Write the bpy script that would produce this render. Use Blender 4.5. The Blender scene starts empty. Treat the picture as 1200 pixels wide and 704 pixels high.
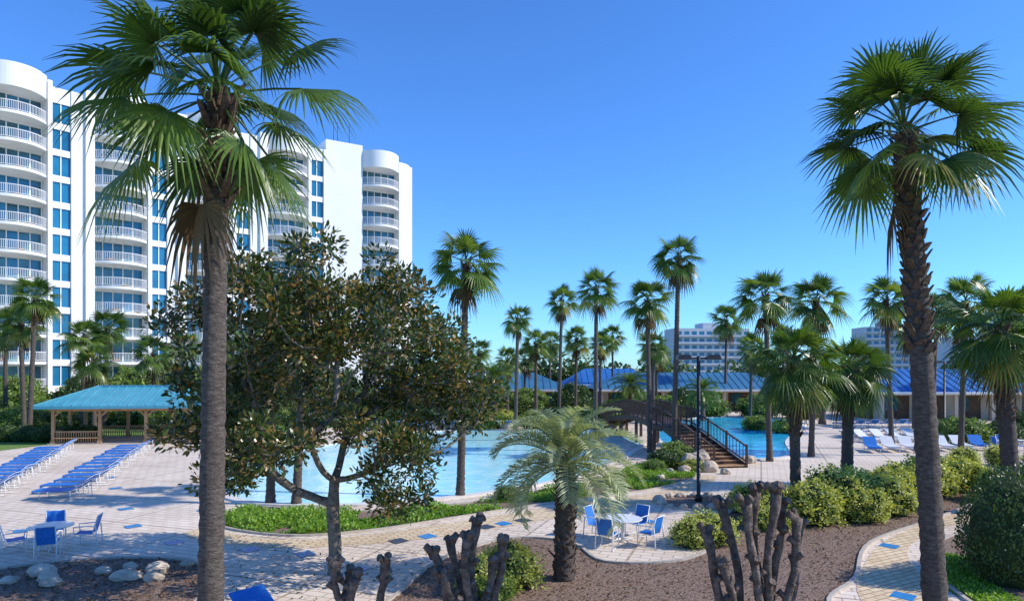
import bpy, math, random
import numpy as np
from mathutils import Vector, Matrix, noise
rad=math.radians
R=random.Random(7)
scene=bpy.context.scene
COL=scene.collection

# ------------------------------------------------------------ materials
def new_mat(name):
    m=bpy.data.materials.new(name); m.use_nodes=True
    nt=m.node_tree
    for n in list(nt.nodes): nt.nodes.remove(n)
    out=nt.nodes.new('ShaderNodeOutputMaterial')
    b=nt.nodes.new('ShaderNodeBsdfPrincipled')
    nt.links.new(b.outputs[0],out.inputs[0])
    return m,nt,b,out
def ramp(nt,stops):
    r=nt.nodes.new('ShaderNodeValToRGB')
    e=r.color_ramp.elements
    while len(e)<len(stops): e.new(0.5)
    for k,(p,c) in zip(e,stops):
        k.position=p; k.color=(*c,1)
    return r
def coords(nt,scale=(1,1,1)):
    t=nt.nodes.new('ShaderNodeTexCoord'); mp=nt.nodes.new('ShaderNodeMapping')
    mp.inputs['Scale'].default_value=scale
    nt.links.new(t.outputs['Object'],mp.inputs[0])
    return mp.outputs[0]
def nmat(name,c1,c2,scale=3,rough=0.7,bump=0.0,bscale=None,metal=0,stretch=(1,1,1),spec=0.5,detail=6,c3=None):
    m,nt,b,out=new_mat(name)
    v=coords(nt,stretch)
    n=nt.nodes.new('ShaderNodeTexNoise'); n.inputs['Scale'].default_value=scale; n.inputs['Detail'].default_value=detail
    n.inputs['Roughness'].default_value=0.65
    nt.links.new(v,n.inputs['Vector'])
    st=[(0.3,c1),(0.7,c2)] if c3 is None else [(0.3,c1),(0.52,c2),(0.72,c3)]
    r=ramp(nt,st)
    nt.links.new(n.outputs[0],r.inputs[0]); nt.links.new(r.outputs[0],b.inputs['Base Color'])
    b.inputs['Roughness'].default_value=rough; b.inputs['Metallic'].default_value=metal
    b.inputs['Specular IOR Level'].default_value=spec
    if bump:
        n2=nt.nodes.new('ShaderNodeTexNoise'); n2.inputs['Scale'].default_value=bscale or scale*4; n2.inputs['Detail'].default_value=5
        nt.links.new(v,n2.inputs['Vector'])
        bp=nt.nodes.new('ShaderNodeBump'); bp.inputs['Strength'].default_value=bump; bp.inputs['Distance'].default_value=0.05
        nt.links.new(n2.outputs[0],bp.inputs['Height']); nt.links.new(bp.outputs[0],b.inputs['Normal'])
    return m
def leafmat(name,stops,rough=0.4,trans=0.35,spec=0.5,tcol=1.6):
    m,nt,b,out=new_mat(name)
    a=nt.nodes.new('ShaderNodeAttribute'); a.attribute_name='var'
    r=ramp(nt,stops); nt.links.new(a.outputs['Fac'],r.inputs[0])
    nt.links.new(r.outputs[0],b.inputs['Base Color'])
    b.inputs['Roughness'].default_value=rough; b.inputs['Specular IOR Level'].default_value=spec
    t=nt.nodes.new('ShaderNodeBsdfTranslucent')
    mx=nt.nodes.new('ShaderNodeMix'); mx.data_type='RGBA'; mx.blend_type='MULTIPLY'; mx.inputs[0].default_value=1
    nt.links.new(r.outputs[0],mx.inputs[6]); mx.inputs[7].default_value=(tcol*1.3,tcol*1.25,tcol*0.5,1)
    nt.links.new(mx.outputs[2],t.inputs[0])
    ms=nt.nodes.new('ShaderNodeMixShader'); ms.inputs[0].default_value=trans
    nt.links.new(b.outputs[0],ms.inputs[1]); nt.links.new(t.outputs[0],ms.inputs[2]); nt.links.new(ms.outputs[0],out.inputs[0])
    return m
def paver(name,c1,c2,mortar,bw,bh,rot=0,big=0.15,ms=0.02,slab=None):
    m,nt,b,out=new_mat(name)
    t=nt.nodes.new('ShaderNodeTexCoord'); mp=nt.nodes.new('ShaderNodeMapping'); mp.inputs['Rotation'].default_value=(0,0,rot)
    nt.links.new(t.outputs['Object'],mp.inputs[0])
    br=nt.nodes.new('ShaderNodeTexBrick'); br.inputs['Scale'].default_value=1
    br.inputs['Color1'].default_value=(*c1,1); br.inputs['Color2'].default_value=(*c2,1); br.inputs['Mortar'].default_value=(*mortar,1)
    br.inputs['Mortar Size'].default_value=ms; br.inputs['Brick Width'].default_value=bw; br.inputs['Row Height'].default_value=bh
    nt.links.new(mp.outputs[0],br.inputs['Vector'])
    n=nt.nodes.new('ShaderNodeTexNoise'); n.inputs['Scale'].default_value=big; n.inputs['Detail'].default_value=8; n.inputs['Roughness'].default_value=0.7
    nt.links.new(t.outputs['Object'],n.inputs['Vector'])
    r=ramp(nt,[(0.3,(0.80,0.77,0.73)),(0.7,(1.08,1.07,1.06))]); nt.links.new(n.outputs[0],r.inputs[0])
    mx=nt.nodes.new('ShaderNodeMix'); mx.data_type='RGBA'; mx.blend_type='MULTIPLY'; mx.inputs[0].default_value=1
    nt.links.new(br.outputs[0],mx.inputs[6]); nt.links.new(r.outputs[0],mx.inputs[7])
    last=mx.outputs[2]
    if slab:
        b2=nt.nodes.new('ShaderNodeTexBrick'); b2.offset=0; b2.inputs['Scale'].default_value=1
        b2.inputs['Color1'].default_value=(1,1,1,1); b2.inputs['Color2'].default_value=(.93,.92,.9,1); b2.inputs['Mortar'].default_value=(.66,.62,.58,1)
        b2.inputs['Mortar Size'].default_value=.05; b2.inputs['Brick Width'].default_value=slab; b2.inputs['Row Height'].default_value=slab
        nt.links.new(mp.outputs[0],b2.inputs['Vector'])
        m2=nt.nodes.new('ShaderNodeMix'); m2.data_type='RGBA'; m2.blend_type='MULTIPLY'; m2.inputs[0].default_value=1
        nt.links.new(last,m2.inputs[6]); nt.links.new(b2.outputs[0],m2.inputs[7]); last=m2.outputs[2]
    nt.links.new(last,b.inputs['Base Color']); b.inputs['Roughness'].default_value=0.75
    b.inputs['Specular IOR Level'].default_value=0.3
    bp=nt.nodes.new('ShaderNodeBump'); bp.inputs['Strength'].default_value=0.4; bp.inputs['Distance'].default_value=0.01
    nt.links.new(br.outputs[1],bp.inputs['Height']); bp.invert=True; nt.links.new(bp.outputs[0],b.inputs['Normal'])
    return m
def water(name,c1,c2,rough=0.04,wscale=1.2,bump=0.35):
    m,nt,b,out=new_mat(name)
    v=coords(nt)
    n0=nt.nodes.new('ShaderNodeTexNoise'); n0.inputs['Scale'].default_value=0.9; n0.inputs['Detail'].default_value=4
    nt.links.new(v,n0.inputs['Vector'])
    vo=nt.nodes.new('ShaderNodeTexVoronoi'); vo.feature='SMOOTH_F1'; vo.inputs['Scale'].default_value=1.7
    mv=nt.nodes.new('ShaderNodeMix'); mv.data_type='VECTOR'; mv.inputs[0].default_value=0.35
    nt.links.new(v,mv.inputs[4]); nt.links.new(n0.outputs['Color'],mv.inputs[5]); nt.links.new(mv.outputs[1],vo.inputs['Vector'])
    r=ramp(nt,[(0.1,c1),(0.6,c2)]); nt.links.new(vo.outputs[0],r.inputs[0]); nt.links.new(r.outputs[0],b.inputs['Base Color'])  # cell pattern paints caustic light into the water's base colour
    b.inputs['Roughness'].default_value=rough; b.inputs['IOR'].default_value=1.33
    n=nt.nodes.new('ShaderNodeTexNoise'); n.inputs['Scale'].default_value=wscale*2; n.inputs['Detail'].default_value=4
    nt.links.new(v,n.inputs['Vector'])
    bp=nt.nodes.new('ShaderNodeBump'); bp.inputs['Strength'].default_value=bump; bp.inputs['Distance'].default_value=0.08
    nt.links.new(n.outputs[0],bp.inputs['Height']); nt.links.new(bp.outputs[0],b.inputs['Normal'])
    return m

M={}
M['white']=nmat('white_stucco',(0.80,0.79,0.77),(0.88,0.87,0.85),0.25,0.8,0.1,20)
M['whitepaint']=nmat('white_paint',(0.74,0.74,0.73),(0.8,0.8,0.8),4,0.4)
M['glass']=nmat('teal_glass',(0.01,0.06,0.085),(0.04,0.18,0.24),0.35,0.12,detail=2,spec=0.8)
M['blueglass']=nmat('blue_glass',(0.008,0.1,0.2),(0.02,0.2,0.37),0.3,0.1,detail=2,spec=0.6)
M['palmleaf']=leafmat('palm_leaf',[(0,(0.025,0.055,0.014)),(0.5,(0.07,0.135,0.024)),(0.85,(0.16,0.235,0.04)),(1,(0.38,0.33,0.08))],0.36,0.33,tcol=1.6)
M['deadleaf']=leafmat('dead_palm_leaf',[(0,(0.07,0.04,0.02)),(1,(0.22,0.14,0.07))],0.8,0.2,0.2,1.0)
M['pindoleaf']=leafmat('pindo_leaf',[(0,(0.15,0.2,0.1)),(0.6,(0.31,0.36,0.19)),(1,(0.55,0.56,0.34))],0.4,0.25)
M['magleaf']=leafmat('magnolia_leaf',[(0,(0.018,0.04,0.01)),(0.5,(0.055,0.09,0.018)),(0.76,(0.13,0.155,0.035)),(0.81,(0.2,0.125,0.035)),(1,(0.34,0.22,0.085))],0.28,0.24,0.6)
M['bushleaf']=leafmat('bush_leaf',[(0,(0.05,0.1,0.02)),(0.6,(0.13,0.22,0.04)),(1,(0.3,0.36,0.07))],0.45,0.3)
M['yellowbush']=leafmat('yellow_bush_leaf',[(0,(0.2,0.26,0.05)),(0.6,(0.42,0.46,0.1)),(1,(0.66,0.62,0.2))],0.45,0.3,tcol=1.4)
M['hedgeleaf']=leafmat('dark_hedge_leaf',[(0,(0.02,0.05,0.012)),(0.6,(0.05,0.1,0.022)),(1,(0.11,0.17,0.04))],0.4,0.2)
M['grassleaf']=leafmat('groundcover_leaf',[(0,(0.07,0.15,0.018)),(0.6,(0.16,0.31,0.03)),(1,(0.32,0.46,0.05))],0.5,0.3)
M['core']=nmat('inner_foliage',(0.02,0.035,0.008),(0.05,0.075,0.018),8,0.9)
M['bark']=nmat('palm_bark',(0.035,0.027,0.022),(0.11,0.086,0.07),9,0.9,0.9,22,stretch=(1,1,3),c3=(0.2,0.165,0.13))
M['boot']=nmat('palm_boots',(0.035,0.02,0.012),(0.18,0.115,0.07),14,0.9,0.6,30)
M['treebark']=nmat('tree_bark',(0.07,0.055,0.042),(0.2,0.17,0.13),8,0.9,0.6,25,c3=(0.27,0.24,0.19))
M['darkbark']=nmat('crape_bark',(0.035,0.024,0.018),(0.14,0.1,0.076),7,0.9,1.0,20,c3=(0.28,0.215,0.17))
M['soil']=nmat('ground_sand',(0.16,0.17,0.08),(0.28,0.27,0.16),0.15,0.95)
M['mulch']=nmat('pine_mulch',(0.07,0.04,0.028),(0.25,0.165,0.12),16,0.95,1.0,30,c3=(0.46,0.35,0.28))
M['grass']=nmat('grass_lawn',(0.09,0.17,0.025),(0.18,0.3,0.05),6,0.95,0.8,60)
M['paver']=paver('concrete_pavers',(0.74,0.63,0.52),(0.82,0.73,0.62),(0.48,0.39,0.3),0.6,0.3,0.35,slab=3.6)
M['warmpaver']=paver('brick_path_pavers',(0.66,0.51,0.32),(0.78,0.64,0.43),(0.38,0.27,0.16),0.4,0.2,-0.5)
M['blackish']=nmat('dark_paving_tile',(0.03,0.04,0.05),(0.05,0.06,0.07),5,0.5)
M['bluetile']=nmat('blue_tile',(0.02,0.17,0.42),(0.04,0.26,0.56),5,0.4)
M['curb']=nmat('concrete_curb',(0.38,0.33,0.27),(0.54,0.48,0.4),3,0.8,0.2,30)
M['coping']=nmat('pool_coping',(0.62,0.58,0.52),(0.74,0.7,0.64),3,0.6)
M['water1']=water('pool_water_shallow',(0.62,0.93,0.94),(0.40,0.84,0.89))
M['water2']=water('pool_water_deep',(0.05,0.62,0.88),(0.012,0.42,0.76))
M['tealroof']=nmat('teal_metal_roof',(0.05,0.27,0.36),(0.09,0.36,0.44),1.2,0.4,spec=0.6)
M['pavroof']=nmat('blue_teal_metal_roof',(0.03,0.13,0.24),(0.05,0.18,0.31),0.6,0.5)
M['blueroof']=nmat('blue_metal_roof',(0.02,0.12,0.36),(0.03,0.16,0.45),0.6,0.5)
M['wood']=nmat('cedar_wood',(0.36,0.19,0.08),(0.55,0.34,0.17),4,0.6,0.2,20,stretch=(1,1,0.3))
M['darkwood']=nmat('dark_bridge_wood',(0.045,0.025,0.018),(0.11,0.06,0.04),5,0.6,0.2,20)
M['cream']=nmat('cream_stucco',(0.5,0.42,0.31),(0.6,0.52,0.4),1,0.85)
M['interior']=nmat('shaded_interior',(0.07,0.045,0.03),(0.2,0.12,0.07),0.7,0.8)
M['sling']=nmat('blue_sling',(0.008,0.12,0.46),(0.015,0.2,0.6),12,0.6)
M['whitesling']=nmat('white_sling',(0.62,0.64,0.66),(0.72,0.73,0.75),12,0.6)
M['blackmetal']=nmat('black_metal',(0.012,0.013,0.014),(0.025,0.025,0.027),6,0.4)
M['rock']=nmat('rock',(0.34,0.26,0.18),(0.68,0.58,0.46),3,0.9,0.6,8)
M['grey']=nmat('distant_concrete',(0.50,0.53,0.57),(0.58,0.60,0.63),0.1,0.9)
M['tabletop']=nmat('table_top',(0.7,0.7,0.68),(0.8,0.8,0.78),3,0.3)

# ------------------------------------------------------------ mesh builder
class MB:
    def __init__(s): s.v=[]; s.f=[]; s.m=[]; s.a=[]; s.sm=[]
    def face(s,idx,mi=0,var=0.5,sm=False): s.f.append(idx); s.m.append(mi); s.a.append(var); s.sm.append(sm)
    def poly(s,pts,mi=0,var=0.5,sm=False):
        n=len(s.v); s.v.extend([tuple(p) for p in pts]); s.face(tuple(range(n,n+len(pts))),mi,var,sm)
    def hexa(s,c,mi=0,var=0.5):
        n=len(s.v); s.v.extend([tuple(p) for p in c])
        for q in ((0,3,2,1),(4,5,6,7),(0,1,5,4),(1,2,6,5),(2,3,7,6),(3,0,4,7)):
            s.face(tuple(n+i for i in q),mi,var)
    def box(s,x0,x1,y0,y1,z0,z1,mi=0,T=None,var=0.5):
        c=[(x0,y0,z0),(x1,y0,z0),(x1,y1,z0),(x0,y1,z0),(x0,y0,z1),(x1,y0,z1),(x1,y1,z1),(x0,y1,z1)]
        if T: c=[T(*p) for p in c]
        s.hexa(c,mi,var)
    def beam(s,a,b,w,h,mi=0):
        a=Vector(a);b=Vector(b);d=(b-a).normalized()
        up=Vector((0,0,1)) if abs(d.z)<0.95 else Vector((0,1,0))
        sd=d.cross(up).normalized()*w/2; u=sd.cross(d).normalized()*h/2
        s.hexa([a-sd-u,a+sd-u,a+sd+u,a-sd+u,b-sd-u,b+sd-u,b+sd+u,b-sd+u],mi)
    def tube(s,pts,radii,n=8,mi=0,sm=True,jit=0,cap=True,rng=R):
        pts=[Vector(p) for p in pts]; base=len(s.v)
        ref=Vector((1,0,0))
        for i,p in enumerate(pts):
            d=(pts[min(i+1,len(pts)-1)]-pts[max(i-1,0)]).normalized()
            if abs(d.dot(ref))>0.9: ref=Vector((0,1,0)) if abs(d.y)<0.9 else Vector((0,0,1))
            x=(ref-d*ref.dot(d)).normalized(); ref=x; y=d.cross(x)
            for k in range(n):
                a=2*math.pi*k/n; r=radii[i]*(1+rng.uniform(-jit,jit))
                s.v.append(tuple(p+(x*math.cos(a)+y*math.sin(a))*r))
        for i in range(len(pts)-1):
            for k in range(n):
                k2=(k+1)%n
                s.face((base+i*n+k,base+i*n+k2,base+(i+1)*n+k2,base+(i+1)*n+k),mi,0.5,sm)
        if cap:
            s.face(tuple(base+(len(pts)-1)*n+k for k in range(n)),mi)
            s.face(tuple(base+k for k in reversed(range(n))),mi)
    def mesh(s,name,mats):
        me=bpy.data.meshes.new(name); me.from_pydata(s.v,[],s.f)
        for m in mats: me.materials.append(M[m])
        me.polygons.foreach_set('material_index',s.m)
        me.polygons.foreach_set('use_smooth',s.sm)
        at=me.attributes.new('var','FLOAT','FACE'); at.data.foreach_set('value',s.a)
        me.update(); return me
def obj(name,me,parent=None,loc=(0,0,0),rot=(0,0,0),scale=(1,1,1)):
    o=bpy.data.objects.new(name,me); COL.objects.link(o)
    o.location=loc; o.rotation_euler=rot; o.scale=scale
    if parent: o.parent=parent
    return o
def empty(name,loc=(0,0,0),rz=0):
    o=bpy.data.objects.new(name,None); COL.objects.link(o); o.location=loc; o.rotation_euler=(0,0,rz); o.empty_display_size=0.3; return o

# ------------------------------------------------------------ sheets
def smooth(pts,k=8):
    out=[];n=len(pts)
    for i in range(n):
        p0,p1,p2,p3=[Vector((*pts[(i+j)%n],0)) for j in (-1,0,1,2)]
        for t in range(k):
            t/=k
            q=0.5*((2*p1)+(-p0+p2)*t+(2*p0-5*p1+4*p2-p3)*t*t+(-p0+3*p1-3*p2+p3)*t**3)
            out.append((q.x,q.y))
    return out
def area(p): return sum(p[i-1][0]*p[i][1]-p[i][0]*p[i-1][1] for i in range(len(p)))/2
def ccw(p): return p if area(p)>0 else p[::-1]
def sheet(name,pts,z,mat):
    mb=MB(); mb.poly([(x,y,z) for x,y in ccw(pts)]); return obj(name,mb.mesh(name,[mat]))
def offset(p,w):
    p=ccw(p);n=len(p);o=[]
    for i in range(n):
        a=Vector(p[i-1]);b=Vector(p[(i+1)%n]); d=(b-a).normalized()
        o.append((p[i][0]+d.y*w,p[i][1]-d.x*w))
    return o
def rim(name,p,w,z0,z1,mat):
    p=ccw(p); q=offset(p,w); mb=MB(); n=len(p)
    for i in range(n):
        j=(i+1)%n
        A=(*p[i],z1);B=(*p[j],z1);C=(*q[j],z1);D=(*q[i],z1)
        mb.poly([A,D,C,B]); mb.poly([(*p[i],z0),A,B,(*p[j],z0)]); mb.poly([D,(*q[i],z0),(*q[j],z0),C])
    return obj(name,mb.mesh(name,[mat]))
def inside(x,y,p):
    c=False;n=len(p)
    for i in range(n):
        x1,y1=p[i-1];x2,y2=p[i]
        if (y1>y)!=(y2>y) and x<(x2-x1)*(y-y1)/(y2-y1)+x1: c=not c
    return c

sheet('ground',[(-1500,-200),(1500,-200),(1500,2500),(-1500,2500)],-0.012,'soil')
sheet('pool_deck_paving',[(-34,4),(60,4),(60,84),(10,86),(-30,66),(-40,47)],0.0,'paver')
sheet('grass_lawn',[(-75,30),(-37,30),(-33,48),(-22,52),(-14,66),(-16,100),(-60,90)],0.004,'grass')

pool1=smooth([(-11.6,28.6),(-6.7,27.2),(-2.6,28.8),(0,30.9),(3.1,34.2),(5.2,38.4),(7.6,44),(9.4,51),(7,58),(1.4,59),(-6.9,57.5),(-12.5,49),(-15.5,37)])
pool2=smooth([(11.8,40.4),(14.5,40.6),(17.2,42.5),(20,50),(24,58),(29,70),(21,74),(14.5,64),(11.6,54),(10.9,46)])
for nm,p,w in (('swimming_pool',pool1,'water1'),('swimming_pool',pool2,'water2')):
    e=empty(nm); a=sheet('pool_water',p,0.03,w); a.parent=e; b=rim('pool_coping',p,0.38,0.0,0.09,'coping'); b.parent=e

bed1=smooth([(-10.4,24),(-7.5,22.3),(-4.9,22.9),(-2.5,24.6),(0.7,27),(3.6,28.9),(6.6,31),(9.3,34.5),(8.6,38.2),(6.6,37.2),(4.6,33.6),(1.4,30.4),(-1.9,27.4),(-6.5,25.7),(-9.8,26.6)],6)
bed2=smooth([(-3.2,13),(-2.7,16.5),(-1.9,19.6),(0,21.8),(1.8,21.3),(2.6,19.2),(4.9,19.4),(6.6,21.6),(8.2,25.6),(12,29.5),(18,32.6),(22,33),(20,29),(15.6,25),(11.2,21.4),(8.9,17.8),(7.2,15.6),(6.6,11),(3,9)],6)
bed3=smooth([(-15,16),(-14,18.4),(-11.7,19.5),(-9.2,19.3),(-7.9,17.6),(-7.4,15.6),(-7.4,9),(-14,9)],6)
bed4=smooth([(7.3+1.43*math.cos(a),27.6+1.43*math.sin(a)) for a in [i*math.pi/5 for i in range(10)]],3)
bed5=smooth([(10.6,14),(11.3,18),(13,21),(17,24),(22,26.5),(30,28),(30,18),(18,12),(12,10)],6)
path=[(3.2,4),(7.3,10.7),(8.2,16),(9.8,19),(12,21.8),(16,25.2),(22,29.5),(30,33.5),(30,29),(21,26.6),(16,24.2),(12.4,21.2),(10.8,18),(10.2,14),(9.8,4)]
for p in (bed1,bed2,bed3,bed4,bed5):
    sheet('mulch_bed',p,0.012,'mulch'); rim('bed_edging',p,0.1,0.0,0.07,'curb')
sheet('brick_path',smooth(path,5),0.008,'warmpaver')
sheet('brick_path',smooth([(-10.6,22.2),(-7.5,20.8),(-4.5,21.2),(-1.5,22.6),(1.5,24.8),(4.2,26.4),(7,29),(10,33.5),(9.6,34.6),(6.9,30.5),(3.7,28.3),(0.8,26.4),(-2.4,24.0),(-4.9,22.3),(-7.5,21.8),(-10.4,23.2)],5),0.006,'warmpaver')
sheet('grass_lawn',smooth([(10.75,15.6),(11.0,17.8),(12.6,20.2),(13.2,19),(12.0,17),(11.7,14)],5),0.02,'grass')

def tiles(name,pts,s,mat):
    mb=MB()
    for x,y in pts: mb.poly([(x-s,y,0.014),(x,y-s*1.1,0.014),(x+s,y,0.014),(x,y+s*1.1,0.014)])
    obj(name,mb.mesh(name,[mat]))
tiles('blue_paving_tiles',[(-10.6,21.4),(-6.1,20.1),(-2.75,22.2),(-0.3,24.0),(-13.1,23.6),(-15,26.5),(2.2,25.4),(-7.9,20.6),(-18,31),(4.9,24.3),(-11.8,26.2),(-16.5,23),(-20,34),(-17,38),(-4.2,18.6),(9.4,16.4),(11.6,21.0)],0.34,'bluetile')
tiles('dark_paving_tiles',[(-0.9,23.5),(0.4,24.5),(-3.6,21.6),(3.4,26.0)],0.36,'blackish')

# ------------------------------------------------------------ foliage
UP=Vector((0,0,1))
def rv(rng):
    while 1:
        v=Vector((rng.uniform(-1,1),rng.uniform(-1,1),rng.uniform(-1,1)))
        if 0.01<v.length<1: return v.normalized()
def leaf(mb,p,d,n,L,W,mi,var):
    d=d.normalized(); s=d.cross(n)
    if s.length<1e-3: s=d.cross(Vector((1,0.3,0)))
    s=s.normalized()*W/2; nn=s.cross(d).normalized()
    mb.poly([p,p+d*L*0.35+s,p+d*L*0.75+s*0.75-nn*L*0.06,p+d*L-nn*L*0.12,p+d*L*0.75-s*0.75-nn*L*0.06,p+d*L*0.35-s],mi,var)
def fan_frond(mb,base,az,el,plen,blen,rng,mi,v0,nseg=26,g=0.25,dr=0.25,tip=0.5):
    base=Vector(base)
    d=Vector((math.cos(az)*math.cos(el),math.sin(az)*math.cos(el),math.sin(el)))
    P=lambda t: base+d*t*plen-UP*g*t*t*plen
    for t0,t1 in ((0,.33),(.33,.66),(.66,1)):
        mb.beam(P(t0),P(t1),0.035,0.018,mi)
    hub=P(1); dir=(d-UP*2*g).normalized()
    side=dir.cross(UP)
    if side.length<0.1: side=Vector((-math.sin(az),math.cos(az),0))
    side.normalize(); side=Matrix.Rotation(rng.uniform(-.7,.7),3,dir)@side
    nrm=side.cross(dir).normalized()
    if nrm.z<0 and el>-0.3: nrm=-nrm
    amax=rng.uniform(1.75,2.25); da=2*amax/nseg
    for i in range(nseg):
        a=-amax+da*(i+.5)+rng.uniform(-.02,.02)
        s=dir*math.cos(a)+side*math.sin(a)
        s=(s-nrm*0.28*abs(math.sin(a))+nrm*0.1).normalized()
        w=-dir*math.sin(a)+side*math.cos(a)
        L=blen*(0.72+0.28*math.cos(a*.8))*rng.uniform(.88,1.07)
        td=tip*rng.uniform(.5,1.6)
        rows=[]
        for r,hw in ((0.03,0.01),(0.5,L*.5*math.tan(da/2)*1.02),(0.74,L*.48*math.tan(da/2)*0.66),(1.0,0.002)):
            c=hub+s*L*r-UP*(dr*r*r*L+td*L*max(0,r-.45)**2)
            rows.append((c-w*hw,c+nrm*hw*0.55,c+w*hw))
        b=len(mb.v)
        for q in rows: mb.v.extend([tuple(x) for x in q])
        vv=min(1,max(0,v0+rng.uniform(-.12,.12)))
        for k in range(3):
            o=b+k*3
            mb.face((o,o+1,o+4,o+3),mi,vv); mb.face((o+1,o+2,o+5,o+4),mi,min(1,vv+.05))
def fan_crown(seed,n=34,plen=0.95,blen=1.05,dead=4,nseg=26,lo=-35,ragged=1.0,vlo=.15,vhi=.75):
    rng=random.Random(seed); mb=MB()
    for i in range(n):
        t=(i+.5)/n; el=rad(80-(80-lo)*t**0.85+rng.uniform(-11,11)*ragged); az=i*2.39996+rng.uniform(-.35,.35)
        sc=rng.uniform(.82,1.08)*(0.75+0.25*min(1,t*4))
        fan_frond(mb,(0,0,0.25*(1-t)-0.1),az,el,plen*sc*rng.uniform(.85,1.1),blen*sc,rng,0,rng.uniform(vlo,vhi) if t<.85 else rng.uniform(.4,1.0),nseg,g=0.05+.12*t,dr=.06+.16*t,tip=.25+.6*t)
    for i in range(dead):
        fan_frond(mb,(0,0,-0.2),rng.uniform(0,6.28),rad(rng.uniform(-80,-55)),plen*.9,blen*.75,rng,1,rng.random(),16,g=.3,dr=.5,tip=1.2)
    return mb.mesh('fan_crown_mesh',['palmleaf','deadleaf'])
def pin_frond(mb,base,az,el,L,rng,mi,v0,nl=42,curl=1.5,ll=0.28,lw=0.028):
    p=Vector(base); e=el; n=16; pts=[p.copy()]; dirs=[]
    for i in range(n):
        d=Vector((math.cos(az)*math.cos(e),math.sin(az)*math.cos(e),math.sin(e))); dirs.append(d)
        p=p+d*L/n; pts.append(p.copy()); e-=curl/n*(0.4+1.2*i/n)
    dirs.append(dirs[-1])
    mb.tube([tuple(q) for q in pts],[0.028*(1-i/n*.85) for i in range(n+1)],4,mi,cap=False)
    for k in range(nl):
        t=0.16+0.84*(k+.5)/nl; f=t*n; i=min(n-1,int(f)); c=pts[i].lerp(pts[i+1],f-i); d=dirs[i]
        side=Vector((-math.sin(az),math.cos(az),0)); nr=side.cross(d)
        if nr.z<0: nr=-nr
        Lf=L*ll*(math.sin(math.pi*(0.12+0.83*t))**.7)*rng.uniform(.85,1.1)
        for sg in (-1,1):
            q=(side*sg*.8+d*.55+nr*rng.uniform(.25,.6)).normalized()
            w=d*lw*.7
            m1=c+q*Lf*.55; tp=c+q*Lf-UP*Lf*rng.uniform(.12,.35)
            vv=min(1,max(0,v0+rng.uniform(-.2,.2)))
            b=len(mb.v); mb.v.extend([tuple(x) for x in (c-w*.5,c+w*.5,m1+w,m1-w,tp)])
            mb.face((b,b+1,b+2,b+3),mi,vv); mb.face((b+3,b+2,b+4),mi,vv)
def pin_crown(seed,n=34,L=2.1,lo=-20,mats=('pindoleaf','deadleaf'),**k):
    rng=random.Random(seed); mb=MB()
    for i in range(n):
        t=(i+.5)/n; el=rad(86-(86-lo)*t**.9+rng.uniform(-6,6)); az=i*2.39996+rng.uniform(-.2,.2)
        pin_frond(mb,(0,0,.15*(1-t)),az,el,L*rng.uniform(.85,1.05)*(.8+.2*min(1,3*t)),rng,0,rng.uniform(.25,.8),curl=rng.uniform(1.4,2.1),**k)
    return mb.mesh('pinnate_crown_mesh',list(mats))
crowns=[fan_crown(s,n=27,dead=3,lo=-42) for s in (1,2,3,4,5,6)]
def trunk_mesh(H,r0,r1,lean=(0,0),boots=0.0,seed=0,bend=0.0,flare=1.3,bootlen=0.22,bootw=.075):
    rng=random.Random(seed); mb=MB(); n=max(12,int(H/0.11)); pts=[];rr=[]
    pos=lambda t:(lean[0]*t+bend*math.sin(math.pi*t),lean[1]*t,H*t)
    for i in range(n+1):
        t=i/n; pts.append(pos(t)); r=r0+(r1-r0)*t
        r*=1+(flare-1)*math.exp(-t*H/0.5)
        rr.append(r*(1+(0.05 if i%2 else -0.03)+rng.uniform(-.03,.03)))
    mb.tube(pts,rr,14,0,True,0.05,True,rng)
    if boots>0:
        z=H*(1-boots); k=0
        while z<H+0.05:
            t=min(1,z/H); c=Vector(pos(t)); a=k*2.39996; r=(r0+(r1-r0)*t)*0.9
            o=Vector((math.cos(a),math.sin(a),0)); s=Vector((-o.y,o.x,0))
            Lb=bootlen*rng.uniform(.6,1.4)*(1 if rng.random()<.85 else 1.6); w=bootw*rng.uniform(.8,1.2)
            d=(o*rng.uniform(.35,.8)+UP*.85+s*rng.uniform(-.3,.3)).normalized()
            b0=c+o*r-UP*.06; tpt=b0+d*Lb
            th=o*.03
            mb.hexa([b0-s*w-th,b0+s*w-th,b0+s*w+th,b0-s*w+th,tpt-s*w*.55-th*.4,tpt+s*w*.55-th*.4,tpt+s*w*.45+th*.5,tpt-s*w*.45+th*.5],1)
            z+=0.028; k+=1
    return mb.mesh('palm_trunk_mesh',['bark','boot']),pos(1)
cnt=[0]
def palm(x,y,zc,r0=.2,r1=.14,crown=None,sc=1.0,lean=(0,0),boots=.12,bend=0,name='palm_tree',rz=None,flare=1.3,bootlen=.2):
    cnt[0]+=1; H=zc-0.1
    me,top=trunk_mesh(H,r0,r1,lean,boots,cnt[0],bend,flare,bootlen)
    e=empty(name,(x,y,0)); obj('trunk',me,e)
    crown=crown or crowns[cnt[0]%6]
    obj('crown',crown,e,top,(R.uniform(-.08,.08),R.uniform(-.08,.08),R.uniform(0,6.28) if rz is None else rz),(sc,sc,sc*R.uniform(.93,1.08)))
    return e

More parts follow.
